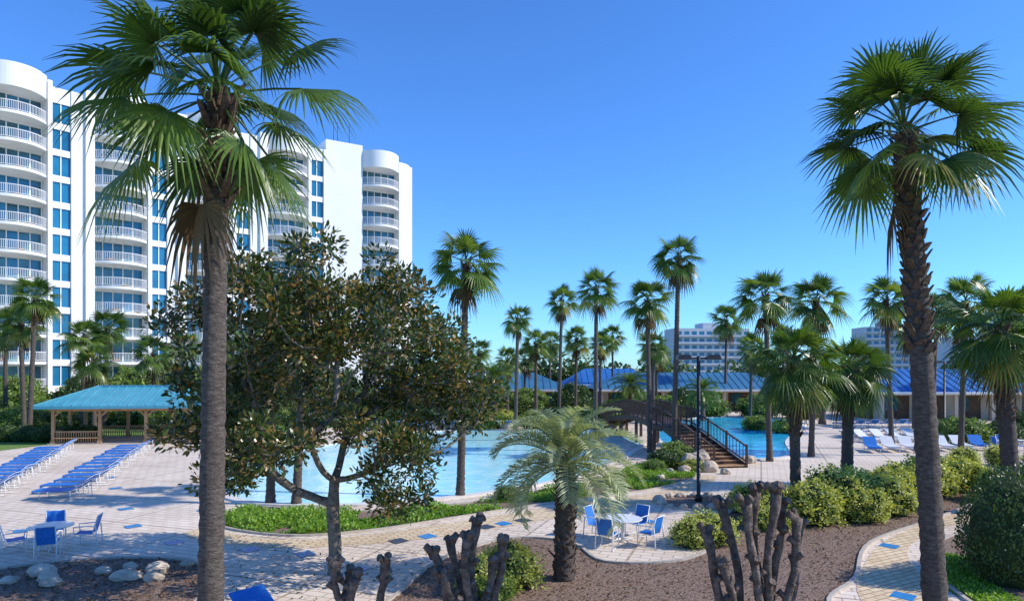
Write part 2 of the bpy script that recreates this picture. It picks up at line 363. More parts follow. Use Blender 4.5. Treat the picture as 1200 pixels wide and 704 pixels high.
big1=fan_crown(101,n=34,plen=1.25,blen=1.02,dead=2,nseg=34,lo=-32,ragged=1.6,vlo=.0,vhi=.6)  # low tone range paints shadow into the leaf colour of both big crowns
big2=fan_crown(102,n=31,plen=1.05,blen=.98,dead=1,nseg=34,lo=-32,ragged=1.5,vlo=.0,vhi=.6)
palm(-4.45,10,9.6,.19,.14,big1,1.0,lean=(0.15,0),boots=.17,rz=0.4,bootlen=.3)
palm(7.5,12,9.7,.2,.165,big2,1.0,lean=(-.6,0),boots=.4,rz=1.5,bend=.05,bootlen=.16)
for a in [(-2.2,29.0,10.0,.95,(0.25,0)),(0.3,58.7,9.8,.85,(.2,0)),(4.3,63,11.8,.95,(.3,0)),(6.1,50,11.4,1.1,(.1,.2)),
          (8.9,44,9.9,1.05,(-.2,0)),(9.8,41.4,12.3,.95,(.3,0)),(15.1,40,9.8,1.15,(-.2,.1)),(18.4,42,9.7,1.15,(.3,0)),
          (25.6,46,10.2,1.05,(-.4,0)),(27.6,42,9.6,1.25,(.3,0)),(-9.7,27.4,6.6,.8,(.1,0)),(-8.6,27.2,5.9,.8,(.3,0)),
          (2.3,66,8.0,.9,(0,0)),(12.4,60,7.6,.95,(0,0)),(9.0,70,8.0,.9,(.1,0)),(6.7,72,8.6,1.0,(.1,0)),(26.5,85,11.5,1.3,(.2,0)),
          (33,56,9.0,1.2,(0,0)),(37,60,10.5,1.2,(.3,0)),(38,52,8.2,1.2,(0,0)),(45,62,11,1.2,(.2,0)),
          (-0.5,75,6.5,1.0,(0,0)),(-7,80,7.5,1.0,(0,0)),(5,90,9,1.2,(0,0)),(14,95,10,1.2,(0,0)),(-3.5,68,7.2,.9,(.2,0)),(23,66,7.5,1,(.2,0)),(31,78,9,1.1,(0,0)),(51,68,10,1.2,(0,0)),(16.5,78,7.2,1.1,(0,0)),(1.5,80,6.6,1.1,(0,0))]:
    x,y,z,s,l=a; palm(x,y,z,.17,.13,None,s,l,boots=.1)
for a in [(-38.2,54,11.2,1.15,(.5,0)),(-40,56,9.2,1.1,(-.3,0)),(-37.8,60,8.3,1.2,(.2,0)),(-37,62,9.2,1.2,(.3,0)),(-35.5,58,6.2,1.1,(0,0)),(-31.5,60,6.8,1.1,(0,0)),(-32,66,7.8,1.1,(.2,0)),
          (-46,62,9.5,1.2,(0,0)),(-26,66,7,1.1,(0,0)),(-20,66,8,1.1,(0,0)),(-14,70,7.5,1.1,(0,0)),(-30,72,9,1.1,(0,0))]:
    x,y,z,s,l=a; palm(x,y,z,.2,.15,None,s,l,boots=.15)
sab=[fan_crown(s,n=40,plen=1.0,blen=1.05,dead=2,nseg=26,lo=-60) for s in (31,32)]
palm(10.9,26.2,5.85,.2,.17,sab[0],1.05,(-.1,0),boots=.5,name='sabal_palm')
palm(15.2,31,5.6,.26,.22,sab[1],1.08,(.1,0),boots=.4,name='sabal_palm')
palm(18.8,25.6,7.1,.3,.26,sab[0],1.2,(-.5,0),boots=.5,name='sabal_palm')
palm(22.5,29.5,7.6,.25,.22,sab[1],1.2,(.2,0),boots=.4,name='sabal_palm')
palm(1.35,17.7,3.05,.26,.24,pin_crown(5,n=38,L=2.25,lo=-14),1.0,(.05,0),boots=.95,name='pindo_palm',flare=1.05,bootlen=.13)
datecr=pin_crown(9,n=32,L=2.4,lo=-25,mats=('palmleaf','deadleaf'))
palm(-1.6,62,4.4,.3,.28,datecr,1.1,name='date_palm',boots=.6); palm(12.2,70,3.6,.3,.28,datecr,1.1,name='date_palm',boots=.6)
palm(19.5,70,3.0,.3,.28,datecr,1.0,name='date_palm',boots=.6); palm(30,66,3.4,.3,.28,datecr,1.0,name='date_palm',boots=.6)

# ---------------- magnolia
def magnolia(x,y,targets,trunk_h=2.5,seed=3,nleaf=118,lsize=.17,name='magnolia_tree'):
    rng=random.Random(seed); mb=MB()
    nodes=[Vector((0,0,0))]; par=[-1]; plen=[0]
    for i in range(1,9):
        nodes.append(Vector((0.03*math.sin(i*.9),0.03*math.sin(i*.5),trunk_h*i/8))); par.append(i-1); plen.append(trunk_h*i/8)
    top=8
    targets=sorted(targets,key=lambda p:(p-nodes[top]).length)
    tips=[]
    for tg in targets:
        best=min(range(top-3,len(nodes)),key=lambda j:(nodes[j]-tg).length+0.36*plen[j]+(1.5 if nodes[j].z>tg.z+.8 else 0))
        a=nodes[best]; L=(tg-a).length; st=max(2,int(L/.35)); prev=best
        for k in range(1,st+1):
            t=k/st; q=a.lerp(tg,t)+UP*(math.sin(math.pi*t)*-.08*L)+rv(rng)*.05*(1 if k<st else 0)
            nodes.append(q); par.append(prev); plen.append(plen[prev]+L/st); prev=len(nodes)-1
        tips.append(prev)
    w=[0]*len(nodes)
    for t in tips:
        j=t
        while j>=0: w[j]+=1; j=par[j]
    rr=[0.011+0.0088*math.sqrt(k)*1.0 for k in w]
    for j in range(1,len(nodes)):
        i=par[j]; mb.tube([nodes[i],nodes[j]],[min(rr[i],rr[j]*1.25),rr[j]],8 if rr[j]>.05 else 4,0,True,0,False)
    e=empty(name,(x,y,0)); obj('trunk_and_limbs',mb.mesh('limbs',['treebark']),e)
    lb=MB()
    for t in tips:
        c=nodes[t]; cr=rng.uniform(.32,.58); bright=rng.uniform(-.2,.25)
        for k in range(int(nleaf*rng.uniform(.5,1.3))):
            v=rv(rng); p=c+Vector((v.x,v.y,v.z*.8))*cr*rng.random()**.45
            d=(v+UP*.35+rv(rng)*.6).normalized(); n=(UP+rv(rng)*.9).normalized()
            L=lsize*rng.uniform(.7,1.2)
            leaf(lb,p,d,n,L,L*.44,0,min(1,max(0,rng.random()**1.15+bright*(.5))))
    obj('foliage',lb.mesh('foliage',['magleaf']),e)
rg=random.Random(21); tg=[]
while len(tg)<350:
    v=Vector((rg.uniform(-1,1),rg.uniform(-1,1),rg.uniform(-1,1)))
    if v.length>1 or v.length<.25: continue
    p=Vector((v.x*4.55,v.y*3.5,5.05+v.z*3.85))
    if noise.noise(p*0.5+Vector((3,1,7)))<-0.13: continue
    if p.z<3.5 and abs(p.x+.1)<1.8-.3*(p.z-1.5): continue
    if 3.2<p.z<5.8 and p.x<-3.2: continue
    if p.z>7.4 and abs(p.x)>2.6: continue
    p.x+= -0.3
    tg.append(p)
magnolia(-4.75,18.2,tg)

# ---------------- crape myrtle stumps
def stump(x,y,stems,seed):
    rng=random.Random(seed); mb=MB()
    for (dx,dy,h,lx) in stems:
        pts=[];rr=[];n=12
        for i in range(n+1):
            t=i/n; pts.append((dx*(.25+.75*t)+.06*math.sin(t*7+dx*5)+rng.uniform(-.015,.015),dy*(.3+.7*t)+rng.uniform(-.015,.015),h*t)); rr.append(.085-.02*t+rng.uniform(-.006,.006)+(.03 if i==n else 0)+(0.02 if i==n-1 else 0))
        mb.tube(pts,rr,9,0,True,.12,True,rng)
        tp=Vector(pts[-1])
        for k in range(rng.randint(3,5)):
            a=rng.uniform(0,6.28); d=Vector((math.cos(a)*.8,math.sin(a)*.8,rng.uniform(.3,1))).normalized()
            L=rng.uniform(.12,.24)
            mb.tube([tp-UP*.08,tp+d*L*.55,tp+d*L*.8,tp+d*L],[.07,.058,.075,.062],8,0,True,.18,True,rng)
        for k in range(3):
            t=rng.uniform(.55,.92); c=Vector(pts[int(t*n)]); a=rng.uniform(0,6.28); d=Vector((math.cos(a),math.sin(a),.9)).normalized()
            mb.tube([c,c+d*.12,c+d*.19],[.055,.05,.065],7,0,True,.18,True,rng)
    obj('pruned_crape_myrtle',mb.mesh('crape',['darkbark']),None,(x,y,0))
stump(-3.1,13,[(-.25,0,1.7,0),(-.05,.2,1.55,0),(.1,-.2,1.55,0),(.75,.1,1.8,0)],1)
stump(-.75,13,[(-.75,0,1.95,0),(-.4,.3,2.1,0),(-.1,-.2,2.3,0),(.02,.25,2.5,0),(.35,0,1.8,0),(.6,.1,2.15,0),(-.5,-.2,1.6,0)],2)
stump(4.45,12,[(-1.1,0,2.6,0),(-.65,.3,3.0,0),(-.35,-.2,3.15,0),(-.1,.2,3.3,0),(.1,-.1,3.35,0),(.35,.3,3.0,0),(.6,0,2.85,0),(.75,.3,2.6,0),(-.85,-.2,2.1,0)],3)

# ---------------- bushes
def bush_mesh(seed,nl,ls,mat,amp=.22,freq=1.6):
    rng=random.Random(seed); mb=MB(); off=Vector((seed*3.1,seed*1.7,0))
    def rr(v): return 1+amp*noise.noise(v*freq+off)+amp*.4*noise.noise(v*freq*3+off)
    N=14
    for i in range(N):
        for j in range(2*N):
            q=[]
            for (a,b) in ((i,j),(i+1,j),(i+1,j+1),(i,j+1)):
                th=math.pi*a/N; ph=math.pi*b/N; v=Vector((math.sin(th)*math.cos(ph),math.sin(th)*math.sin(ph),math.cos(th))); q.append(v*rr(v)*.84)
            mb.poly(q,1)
    for k in range(nl):
        v=rv(rng)
        if v.z<-.6: continue
        p=v*rr(v)*rng.uniform(.84,1.08); d=(v*.6+rv(rng)*.8+UP*.25).normalized(); n=(v+rv(rng)*.7).normalized()
        L=ls*rng.uniform(.7,1.3); cl=.5+.9*noise.noise(v*4+off)
        leaf(mb,p,d,n,L,L*.55,0,min(1,max(0,cl*.6+rng.uniform(0,.5))))
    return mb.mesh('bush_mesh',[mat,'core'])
BG=[bush_mesh(1,3200,.12,'bushleaf',.35,2.2),bush_mesh(2,3200,.12,'bushleaf',.35,2.2)]
BY=[bush_mesh(3,4200,.11,'yellowbush',.5,2.6),bush_mesh(4,4200,.11,'yellowbush',.5,2.6)]
BD=bush_mesh(5,10000,.055,'hedgeleaf',.2)
BH=bush_mesh(7,3500,.13,'hedgeleaf',.25)
BS=bush_mesh(8,2600,.16,'bushleaf',.4)
def bush(x,y,r,h,me,name='shrub'):
    obj(name,me,None,(x,y,h*.42),(0,0,R.uniform(0,6.28)),(r,r*R.uniform(.9,1.1),h*.58))
bush(12.65,17.3,1.15,2.75,BD,'dark_round_shrub'); bush(14.6,18.2,1.2,2.7,BD,'dark_round_shrub')
for x,y,r,h in [(9.4,24.5,.9,1.2),(10.6,24.3,1.1,1.4),(11.8,25.2,1.1,1.45),(12.9,26.1,1.0,1.5),(14.1,27,1.1,1.4),(15.3,27.8,1,1.4),(16.4,28.6,1.1,1.45),(17.7,29.4,1.1,1.4),(12.6,24.4,.9,1.1),(8.7,23.4,.7,.9),(14.2,25.5,.8,1.0),
                (19,30.5,1.1,1.4),(20.4,31,1.1,1.3),(9.0,26,.8,1.0)]:
    bush(x,y,r*R.uniform(.9,1.15),h*R.uniform(.85,1.15),R.choice(BY))
bush(-.1,17.2,.75,1.0,BY[0]); bush(-.7,16.6,.55,.8,BY[1]); bush(6.2,21.3,.75,.9,BY[0]); bush(5.5,21,.6,.8,BY[1])
bush(-.75+.3,16.2,.5,.6,BG[0])
for i in range(10): bush(20+i*1.5,27.5+i*.7+R.uniform(-.5,.5),R.uniform(.8,1.2),R.uniform(1.1,1.7),R.choice(BG+[BH]))
for x,y,r,h,m in [(8.2,37,.8,1.0,BH),(9.1,38.2,.9,1.3,BG[0]),(7.4,35.4,.6,.7,BG[1]),(9.6,36.2,.6,.6,BY[0]),(-2.5,60,1.4,1.6,BG[0]),(-4,61,1.5,1.9,BG[1]),(-.6,61,1.3,1.5,BY[0]),(2,61,1.5,1.5,BG[1]),
                  (4,62,1.5,1.7,BH),(6,61,1.4,1.6,BG[0]),(8.3,62,1.6,1.8,BG[1]),(-7,62,1.6,2,BH),(-10,61,1.6,1.8,BG[0]),(10,66,1.6,2.2,BH),(16,72,1.8,2.4,BG[0]),(19,76,2,3,BH),(22,76,2,2.6,BG[1]),(13.5,75,2,2.8,BG[1]),
                  (-3,78,2.4,3.2,BH),(2,78,2.3,3,BG[0]),(7,78,2.2,3.5,BH),(27,75,2,2.4,BG[0]),(31,73,2,2.5,BH),(21.5,60,1.2,1.2,BG[0]),(22.5,57,1,1.1,BY[0]),(-.2,28.2,.5,.6,BG[0]),(4.8,31.6,.5,.7,BG[1])]:
    bush(x,y,r,h,m)
for i in range(16): bush(32+i*2.0+R.uniform(-.6,.6),50+R.uniform(-1.5,6),R.uniform(.8,1.5),R.uniform(1,2),R.choice(BG+[BH]))
for i in range(14): bush(22+i*2.6,36+i*.9+R.uniform(-.6,.6),R.uniform(.7,1.0),R.uniform(.8,1.2),R.choice(BG+BY))
for i in range(34): bush(-60+i*1.5+R.uniform(-.5,.5),56+R.uniform(-2,6)+i*.25,R.uniform(1.0,1.9),R.uniform(1.2,2.6),R.choice(BG+[BH,BH]))
for i in range(10): bush(-45+i*1.5,50.5+R.uniform(-.3,.3),.95,1.15,BH,'clipped_hedge')
for i in range(26): bush(-52+i*1.9,70+i*1.2+R.uniform(-2,2),R.uniform(1.6,2.8),R.uniform(2.5,5.5),R.choice([BH,BS,BG[0]]))

def groundcover(name,poly,n,zmax,cond,mat='grassleaf',ls=.11,seed=1):
    rng=random.Random(seed); mb=MB(); xs=[p[0] for p in poly]; ys=[p[1] for p in poly]; k=0
    while k<n:
        x=rng.uniform(min(xs),max(xs)); y=rng.uniform(min(ys),max(ys))
        if not inside(x,y,poly) : continue
        k+=1
        c=cond(x,y)
        if c<=0: continue
        p=Vector((x,y,.02+rng.random()*zmax*min(1,c))); L=ls*rng.uniform(.7,1.3)
        leaf(mb,p,(rv(rng)+UP*.5).normalized(),(UP+rv(rng)*.6).normalized(),L,L*.5,0,min(1,max(0,rng.random()*.7+.3*min(1,c*1.5))))
    obj(name,mb.mesh(name,[mat]))
groundcover('groundcover_plants',bed1,42000,.24,lambda x,y:(noise.noise(Vector((x*.5,y*.5,3)))+.22)*4 if x<3.2 or x>4.4 else 0)
groundcover('lawn_grass_blades',[(10.7,14.5),(11.0,17.8),(12.6,20.2),(13.2,19),(12.0,17),(11.7,14)],9000,.07,lambda x,y:1,ls=.08,seed=4)
def chips(name,poly,n,seed,z=.03):
    rng=random.Random(seed); mb=MB(); xs=[p[0] for p in poly]; ys=[p[1] for p in poly]; k=0
    while k<n:
        x=rng.uniform(min(xs),max(xs)); y=rng.uniform(min(ys),max(ys))
        if not inside(x,y,poly): continue
        k+=1; leaf(mb,Vector((x,y,z)),Vector((rng.uniform(-1,1),rng.uniform(-1,1),rng.uniform(0,.4))),(UP+rv(rng)*.5).normalized(),rng.uniform(.05,.13),rng.uniform(.03,.05),0,rng.random())
    obj(name,mb.mesh(name,['deadleaf']))
chips('mulch_litter',bed2,8000,1); chips('mulch_litter',bed3,4500,2); chips('fallen_leaves',[(-9,14),(-2.6,14),(-2,21),(-9,22.5)],450,5)

def rocks(name,items,seed):
    rng=random.Random(seed); mb=MB()
    for (x,y,r,h) in items:
        off=rv(rng)*9; N=7
        P={}
        for i in range(N+1):
            for j in range(2*N):
                th=math.pi*i/N; ph=math.pi*j/N; v=Vector((math.sin(th)*math.cos(ph),math.sin(th)*math.sin(ph),math.cos(th)))
                f=1+.5*noise.noise(v*1.3+off); f=min(f,1.05)
                P[i,j]=len(mb.v); mb.v.append((x+v.x*r*f,y+v.y*r*f*.8,h*.35+v.z*h*.65*f))
        for i in range(N):
            for j in range(2*N):
                mb.face((P[i,j],P[i+1,j],P[i+1,(j+1)%(2*N)],P[i,(j+1)%(2*N)]),0)
    obj(name,mb.mesh(name,['rock']))
rocks('garden_rocks',[(-12.4,18,.36,.32),(-11.6,17.2,.3,.25),(-11.9,17.5,.26,.28),(-10,17.7,.4,.26),(-9.5,18.3,.3,.3),(-9.2,17.6,.28,.26),(-10.4,18.6,.2,.2),(-12.8,17.4,.24,.2),(-9.0,18.9,.2,.16),(-10.9,18.2,.22,.2)],4)
rocks('garden_rocks',[(7.3+1.35*math.cos(a),27.6+1.35*math.sin(a),R.uniform(.14,.26),R.uniform(.15,.3)) for a in [i*.42 for i in range(15)]],5)
rocks('boulder_group',[(9.6,36.7,.6,.9),(10.4,35.9,.45,.6),(10.3,37.6,.6,1.0),(9.0,35.6,.35,.4),(8.1,34.8,.3,.35),(12.8,38.5,.4,.4),(13.6,39.2,.45,.5),(11.0,35.2,.3,.3),(7.3,33.6,.25,.25),(6.3,32.2,.25,.2)],6)
rocks('boulder_group',[(R.uniform(-8,10),60+R.uniform(-.6,.6),R.uniform(.3,.6),R.uniform(.3,.8)) for i in range(22)],8)

# ------------------------------------------------------------ condo tower
def condo():
    e=empty('condominium_tower')
    FH=3.02; NF=12; TOP=FH*NF
    nodes=[(-64.5,62.5),(-58,71.5),(-51.1,80),(-43.9,87.5),(-35.9,94.5),(-27.6,101.1),(-15.4,108.9)]
    for bi in range(6):
        a=Vector(nodes[bi]);b=Vector(nodes[bi+1]); W=(b-a).length; t=(b-a)/W; n=Vector((t.y,-t.x)); last=bi==5
        def T(u,v,z,a=a,t=t,n=n): return (a.x+t.x*u+n.x*v,a.y+t.y*u+n.y*v,z)
        mb=MB(); uc=W*.46 if not last else 8.6; bw=2.95
        top=37.6
        mb.box(0 if bi else -.5,W,-15,-1.3,0,top,0,T)
        mb.box(0,uc-bw,-1.3,0.15,0,top if not last else 39.2,0,T)
        if last: mb.box(0,uc-bw-.01,-15,-1.29,top,39.2,0,T)
        else:
            mb.box(.9,uc-bw-.003,.15,.5,0,top+.5,0,T)
        wr0=uc+bw; ws0=wr0+.45; ws1=min(W-.3,ws0+2.0)
        if not last:
            mb.box(wr0,ws0,-1.3,.45,0,top+.5,0,T); mb.box(ws1,W,-1.3,.15,0,top,0,T)
            for f in range(NF+1):
                z0=f*FH
                mb.box(ws0,ws1,-1.3,-.03,max(0,z0-.4),z0+.35,0,T)
                if f<NF:
                    mb.box(ws0,ws1,-1.3,-.22,z0+.35,z0+FH-.4,2,T)
                    mb.box((ws0+ws1)/2-.05,(ws0+ws1)/2+.05,-.22,-.1,z0+.35,z0+FH-.4,0,T)
            mb.box(ws0,ws1,-1.3,-.03,NF*FH+.35,top,0,T)
        else:
            K=12; rr=W-wr0; pts=[(wr0+rr*math.sin(i/K*math.pi/2), .3-3.2*(1-math.cos(i/K*math.pi/2))) for i in range(K+1)]
            for i in range(K):
                (u0,v0),(u1,v1)=pts[i],pts[i+1]
                q=[T(u0,v0,0),T(u1,v1,0),T(u1,v1,top),T(u0,v0,top)]; nv=len(mb.v); mb.v.extend(q); mb.face((nv,nv+1,nv+2,nv+3),0,.5,False)
            mb.poly([T(u,v,top) for u,v in pts]+[T(wr0,-15,top)],0); mb.poly([T(wr0,-1.3,0),T(wr0,.3,0),T(wr0,.3,top),T(wr0,-1.3,top)],0)
            mb.poly([T(W,-2.9,0),T(W,-15,0),T(W,-15,top),T(W,-2.9,top)],0)
        K=18
        arc=lambda s,ex=0:(uc+(bw-.02)*s, .15+ (1.6+ex)*(1-abs(s)**2.2)+ex*.0)
        S=[-1+2*i/K for i in range(K+1)]
        def slab(z0,z1,ex=0,mi=0):
            top_=[T(*arc(s,ex),z1) for s in S]+[T(uc+bw-.02,-1.3,z1),T(uc-bw+.02,-1.3,z1)]
            bot=[T(*arc(s,ex),z0) for s in S]+[T(uc+bw-.02,-1.3,z0),T(uc-bw+.02,-1.3,z0)]
            mb.poly(top_[::-1],mi); mb.poly(bot,mi)
            for i in range(len(S)-1): mb.poly([bot[i],bot[i+1],top_[i+1],top_[i]],mi)
        for f in range(1,NF):
            z=f*FH; slab(z-.22,z+.1)
            for i in range(K):
                a0=arc(S[i],-.08);a1=arc(S[i+1],-.08)
                for zz,h in ((z+1.12,.06),(z+.22,.04)):
                    mb.hexa([T(a0[0],a0[1]-.06,zz),T(a1[0],a1[1]-.06,zz),T(a1[0],a1[1],zz),T(a0[0],a0[1],zz),T(a0[0],a0[1]-.06,zz+h),T(a1[0],a1[1]-.06,zz+h),T(a1[0],a1[1],zz+h),T(a0[0],a0[1],zz+h)],0)
            NP=36
            for i in range(NP+1):
                s=-1+2*i/NP; q=arc(s,-.08); mb.box(q[0]-.016,q[0]+.016,q[1]-.045,q[1]-.015,z+.25,z+1.13,0,T)
        for f in range(NF):
            z=f*FH
            u0=uc-bw+.15;u1=uc+bw-.15
            mb.box(uc-bw,uc+bw,-1.3,-1.2,z+2.6,z+FH-.22,0,T)
            np_=5; dw=(u1-u0)/np_
            for k in range(np_):
                mb.poly([T(u0+k*dw+.05,-1.25,z+.12),T(u0+(k+1)*dw-.05,-1.25,z+.12),T(u0+(k+1)*dw-.05,-1.25,z+2.55),T(u0+k*dw+.05,-1.25,z+2.55)],R.choice([1,1,2]))
            for k in range(np_+1): mb.box(u0+k*dw-.05,u0+k*dw+.05,-1.29,-1.18,z+.1,z+2.6,0,T)
            if f and R.random()<.7:
                q=uc+R.uniform(-1.8,1.2); mb.box(q,q+.7,-.4,.3,z+.1,z+.55,3,T)
        slab(TOP-.35,38.5,.15)
        if bi in (1,3): mb.box(W*.3,W*.6,-8,-5,top,top+2.0,0,T)
        obj('wing',mb.mesh('condo_wing',['white','glass','blueglass','interior']),e)
        if last:
            ant=MB()
            for q in (2.5,3.1,5): ant.tube([T(q,-4,39),T(q,-4,43.5)],[.06,.03],5)
            obj('antenna',ant.mesh('antenna',['blackmetal']),e)
condo()

# ------------------------------------------------------------ gazebo
def gazebo(x,y,L,D,rz=0):
    e=empty('gazebo',(x,y,0),rz); mb=MB(); hx=L/2;hy=D/2
    ez,rz_=2.75,4.05; rx=hx-hy*.95
    E=[(-hx,-hy,ez),(hx,-hy,ez),(hx,hy,ez),(-hx,hy,ez)]; A=(-rx,0,rz_);B=(rx,0,rz_)
    mb.poly([E[0],E[1],B,A]);mb.poly([E[1],E[2],B]);mb.poly([E[2],E[3],A,B]);mb.poly([E[3],E[0],A])
    mb.poly([(p[0],p[1],ez-.02) for p in E],1)
    def rib(p,q): mb.beam(Vector(p)+UP*.03,Vector(q)+UP*.03,.05,.06)
    n=18
    for i in range(n+1):
        xx=-hx+L*i/n
        lim=min(1,(hx-abs(xx))/(hx-rx)) if abs(xx)>rx else 1
        if lim<.03: continue
        for s in (-1,1):
            rib((xx,s*hy,ez),(xx,s*hy*(1-lim),ez+(rz_-ez)*lim))
    for i in range(1,10):
        yy=-hy+D*i/10; lim=1-abs(yy)/hy
        for s in (-1,1): rib((s*hx,yy,ez),(s*(hx-(hx-rx)*lim),yy,ez+(rz_-ez)*lim))
    for p,q in ((E[0],A),(E[1],B),(E[2],B),(E[3],A),(A,B)): mb.beam(Vector(p)+UP*.05,Vector(q)+UP*.05,.16,.1)
    for p,q in ((0,1),(1,2),(2,3),(3,0)): mb.beam(Vector(E[p])-UP*.1,Vector(E[q])-UP*.1,.06,.2)
    obj('roof',mb.mesh('gazebo_roof',['tealroof','wood']),e)
    w=MB(); px=hx-.9;py=hy-.8
    xs=[-px,-px/3,px/3,px]
    posts=[(a,b) for a in xs for b in (-py,py)]+[(-px,0),(px,0)]
    for a,b in posts:
        w.box(a-.1,a+.1,b-.1,b+.1,0,ez-.2); w.box(a-.15,a+.15,b-.15,b+.15,.004,.25)
        for s in (-1,1):
            if abs(a+s*.7)<=px: w.beam((a,b,ez-.85),(a+s*.6,b,ez-.25),.08,.1)
    for b in (-py,py): w.box(-px-.2,px+.2,b-.08,b+.08,ez-.4,ez-.2-.003)
    for a in (-px,px): w.box(a-.08,a+.08,-py,py,ez-.42,ez-.21)
    for b in (-py,py):
        for i in range(3):
            if b<0 and i==1: continue
            a0,a1=xs[i]+.12,xs[i+1]-.12
            w.box(a0,a1,b-.04,b+.04,.85,.93); w.box(a0,a1,b-.25,b+.2,.42,.48)
            k=a0+.1
            while k<a1: w.box(k,k+.05,b-.02,b+.02,.1,.85); k+=.16
    for a in (-px,px):
        for b0,b1 in ((-py+.12,-.12),(.12,py-.12)):
            w.box(a-.04,a+.04,b0,b1,.85,.93); w.box(a-.2,a+.2,b0,b1,.42,.48)
            k=b0+.1
            while k<b1: w.box(a-.02,a+.02,k,k+.05,.1,.85); k+=.16
    w.box(-px-.3,px+.3,-py-.3,py+.3,.004,.06,1)
    obj('timber_frame',w.mesh('gazebo_frame',['wood','curb']),e)
gazebo(-28.3,51.5,11.2,6.2,0.12)

# ------------------------------------------------------------ pavilions
def pavilion(x0,x1,y,D,roof,eave=2.8,ridge=4.8,rz=0,name='pool_pavilion'):
    e=empty(name,((x0+x1)/2,y,0),rz); L=x1-x0; hx=L/2; mb=MB()
    ov=.9; A=[(-hx-ov,-ov,eave),(hx+ov,-ov,eave),(hx+ov,D+ov,eave),(-hx-ov,D+ov,eave)]
    r0=(-hx+D/2-ov,D/2,ridge); r1=(hx-D/2+ov,D/2,ridge)
    mb.poly([A[0],A[1],r1,r0]); mb.poly([A[1],A[2],r1]); mb.poly([A[2],A[3],r0,r1]); mb.poly([A[3],A[0],r0])
    mb.poly([(a[0],a[1],eave-.03) for a in A],1)
    n=int(L/.8)
    for i in range(1,n):
        xx=-hx-ov+(L+2*ov)*i/n; lim=min(1,(hx+ov-abs(xx))/(D/2))
        mb.beam((xx,-ov,eave+.03),(xx,-ov+(D/2+ov)*lim,eave+.03+(ridge-eave)*lim),.05,.07)
    mb.beam((-hx-ov,-ov,eave-.12),(hx+ov,-ov,eave-.12),.06,.24,1)
    obj('roof',mb.mesh('pav_roof',[roof,'whitepaint']),e)
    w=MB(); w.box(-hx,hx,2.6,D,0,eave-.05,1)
    k=-hx
    while k<=hx+.01:
        w.box(k-.18,k+.18,0,.36,0,eave-.06,0); w.box(k+.4,k+1.2,2.5,2.6,0,eave-.1,0)
        w.box(k+1.6,k+2.9,2.52,2.6,.9,2.2,2); k+=3.8
    w.box(-hx,hx,.1,.28,eave-.4,eave-.063,0)
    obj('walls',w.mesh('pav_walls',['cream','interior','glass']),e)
pavilion(-16,6.5,84,9,'pavroof'); pavilion(11,34,84,9,'pavroof',rz=.0); pavilion(38,84,70,9,'blueroof',eave=3.0,ridge=5.3,rz=-.0)
pavilion(8,20,96,7,'blueroof',eave=3.1,ridge=5.3)

def hotel(x,y,W,H,D,rz):
    e=empty('distant_hotel',(x,y,0),rz); mb=MB(); mb.box(-W/2,W/2,0,D,0,H)
    mb.box(-W*.1,W*.1,2,D-2,H,H+2.5); mb.box(W*.3,W*.38,2,D-2,H,H+1.6)
    nf=int(H/3.1)
    for f in range(nf):
        z=f*3.1+.3; k=-W/2+1
        while k<W/2-2:
            mb.box(k,k+2.2,-.05,0.3,z+.5,z+2.3,1); k+=3.4
        mb.box(-W/2,W/2,-1.2,0,z-.25,z-.05,0); mb.box(-W/2,W/2,-1.25,-1.15,z-.05,z+.7,0)
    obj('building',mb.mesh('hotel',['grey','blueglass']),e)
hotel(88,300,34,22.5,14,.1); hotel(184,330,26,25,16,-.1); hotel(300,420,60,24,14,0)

def treemass(name,items,nl,ls,mats,seed):
    rng=random.Random(seed); mb=MB()
    for (x,y,z,r) in items:
        c=Vector((x,y,z)); br=rng.uniform(-.2,.2)
        for k in range(nl):
            v=rv(rng); p=c+Vector((v.x*r*1.2,v.y*r,v.z*r*.85))*rng.uniform(.6,1.05)
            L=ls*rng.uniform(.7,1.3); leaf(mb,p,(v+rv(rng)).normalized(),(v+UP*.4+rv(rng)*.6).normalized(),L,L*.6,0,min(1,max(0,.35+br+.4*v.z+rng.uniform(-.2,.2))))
    obj(name,mb.mesh(name,mats))
it=[]
x=-60
while x<170:
    yy=112+R.uniform(-6,10); h=R.uniform(3.5,6.8)
    for k in range(4): it.append((x+R.uniform(-3,3),yy+R.uniform(-2,2),h*R.uniform(.25,1),R.uniform(1.6,2.8)))
    x+=3.2
treemass('distant_tree_line',it,130,.75,['hedgeleaf'],5)

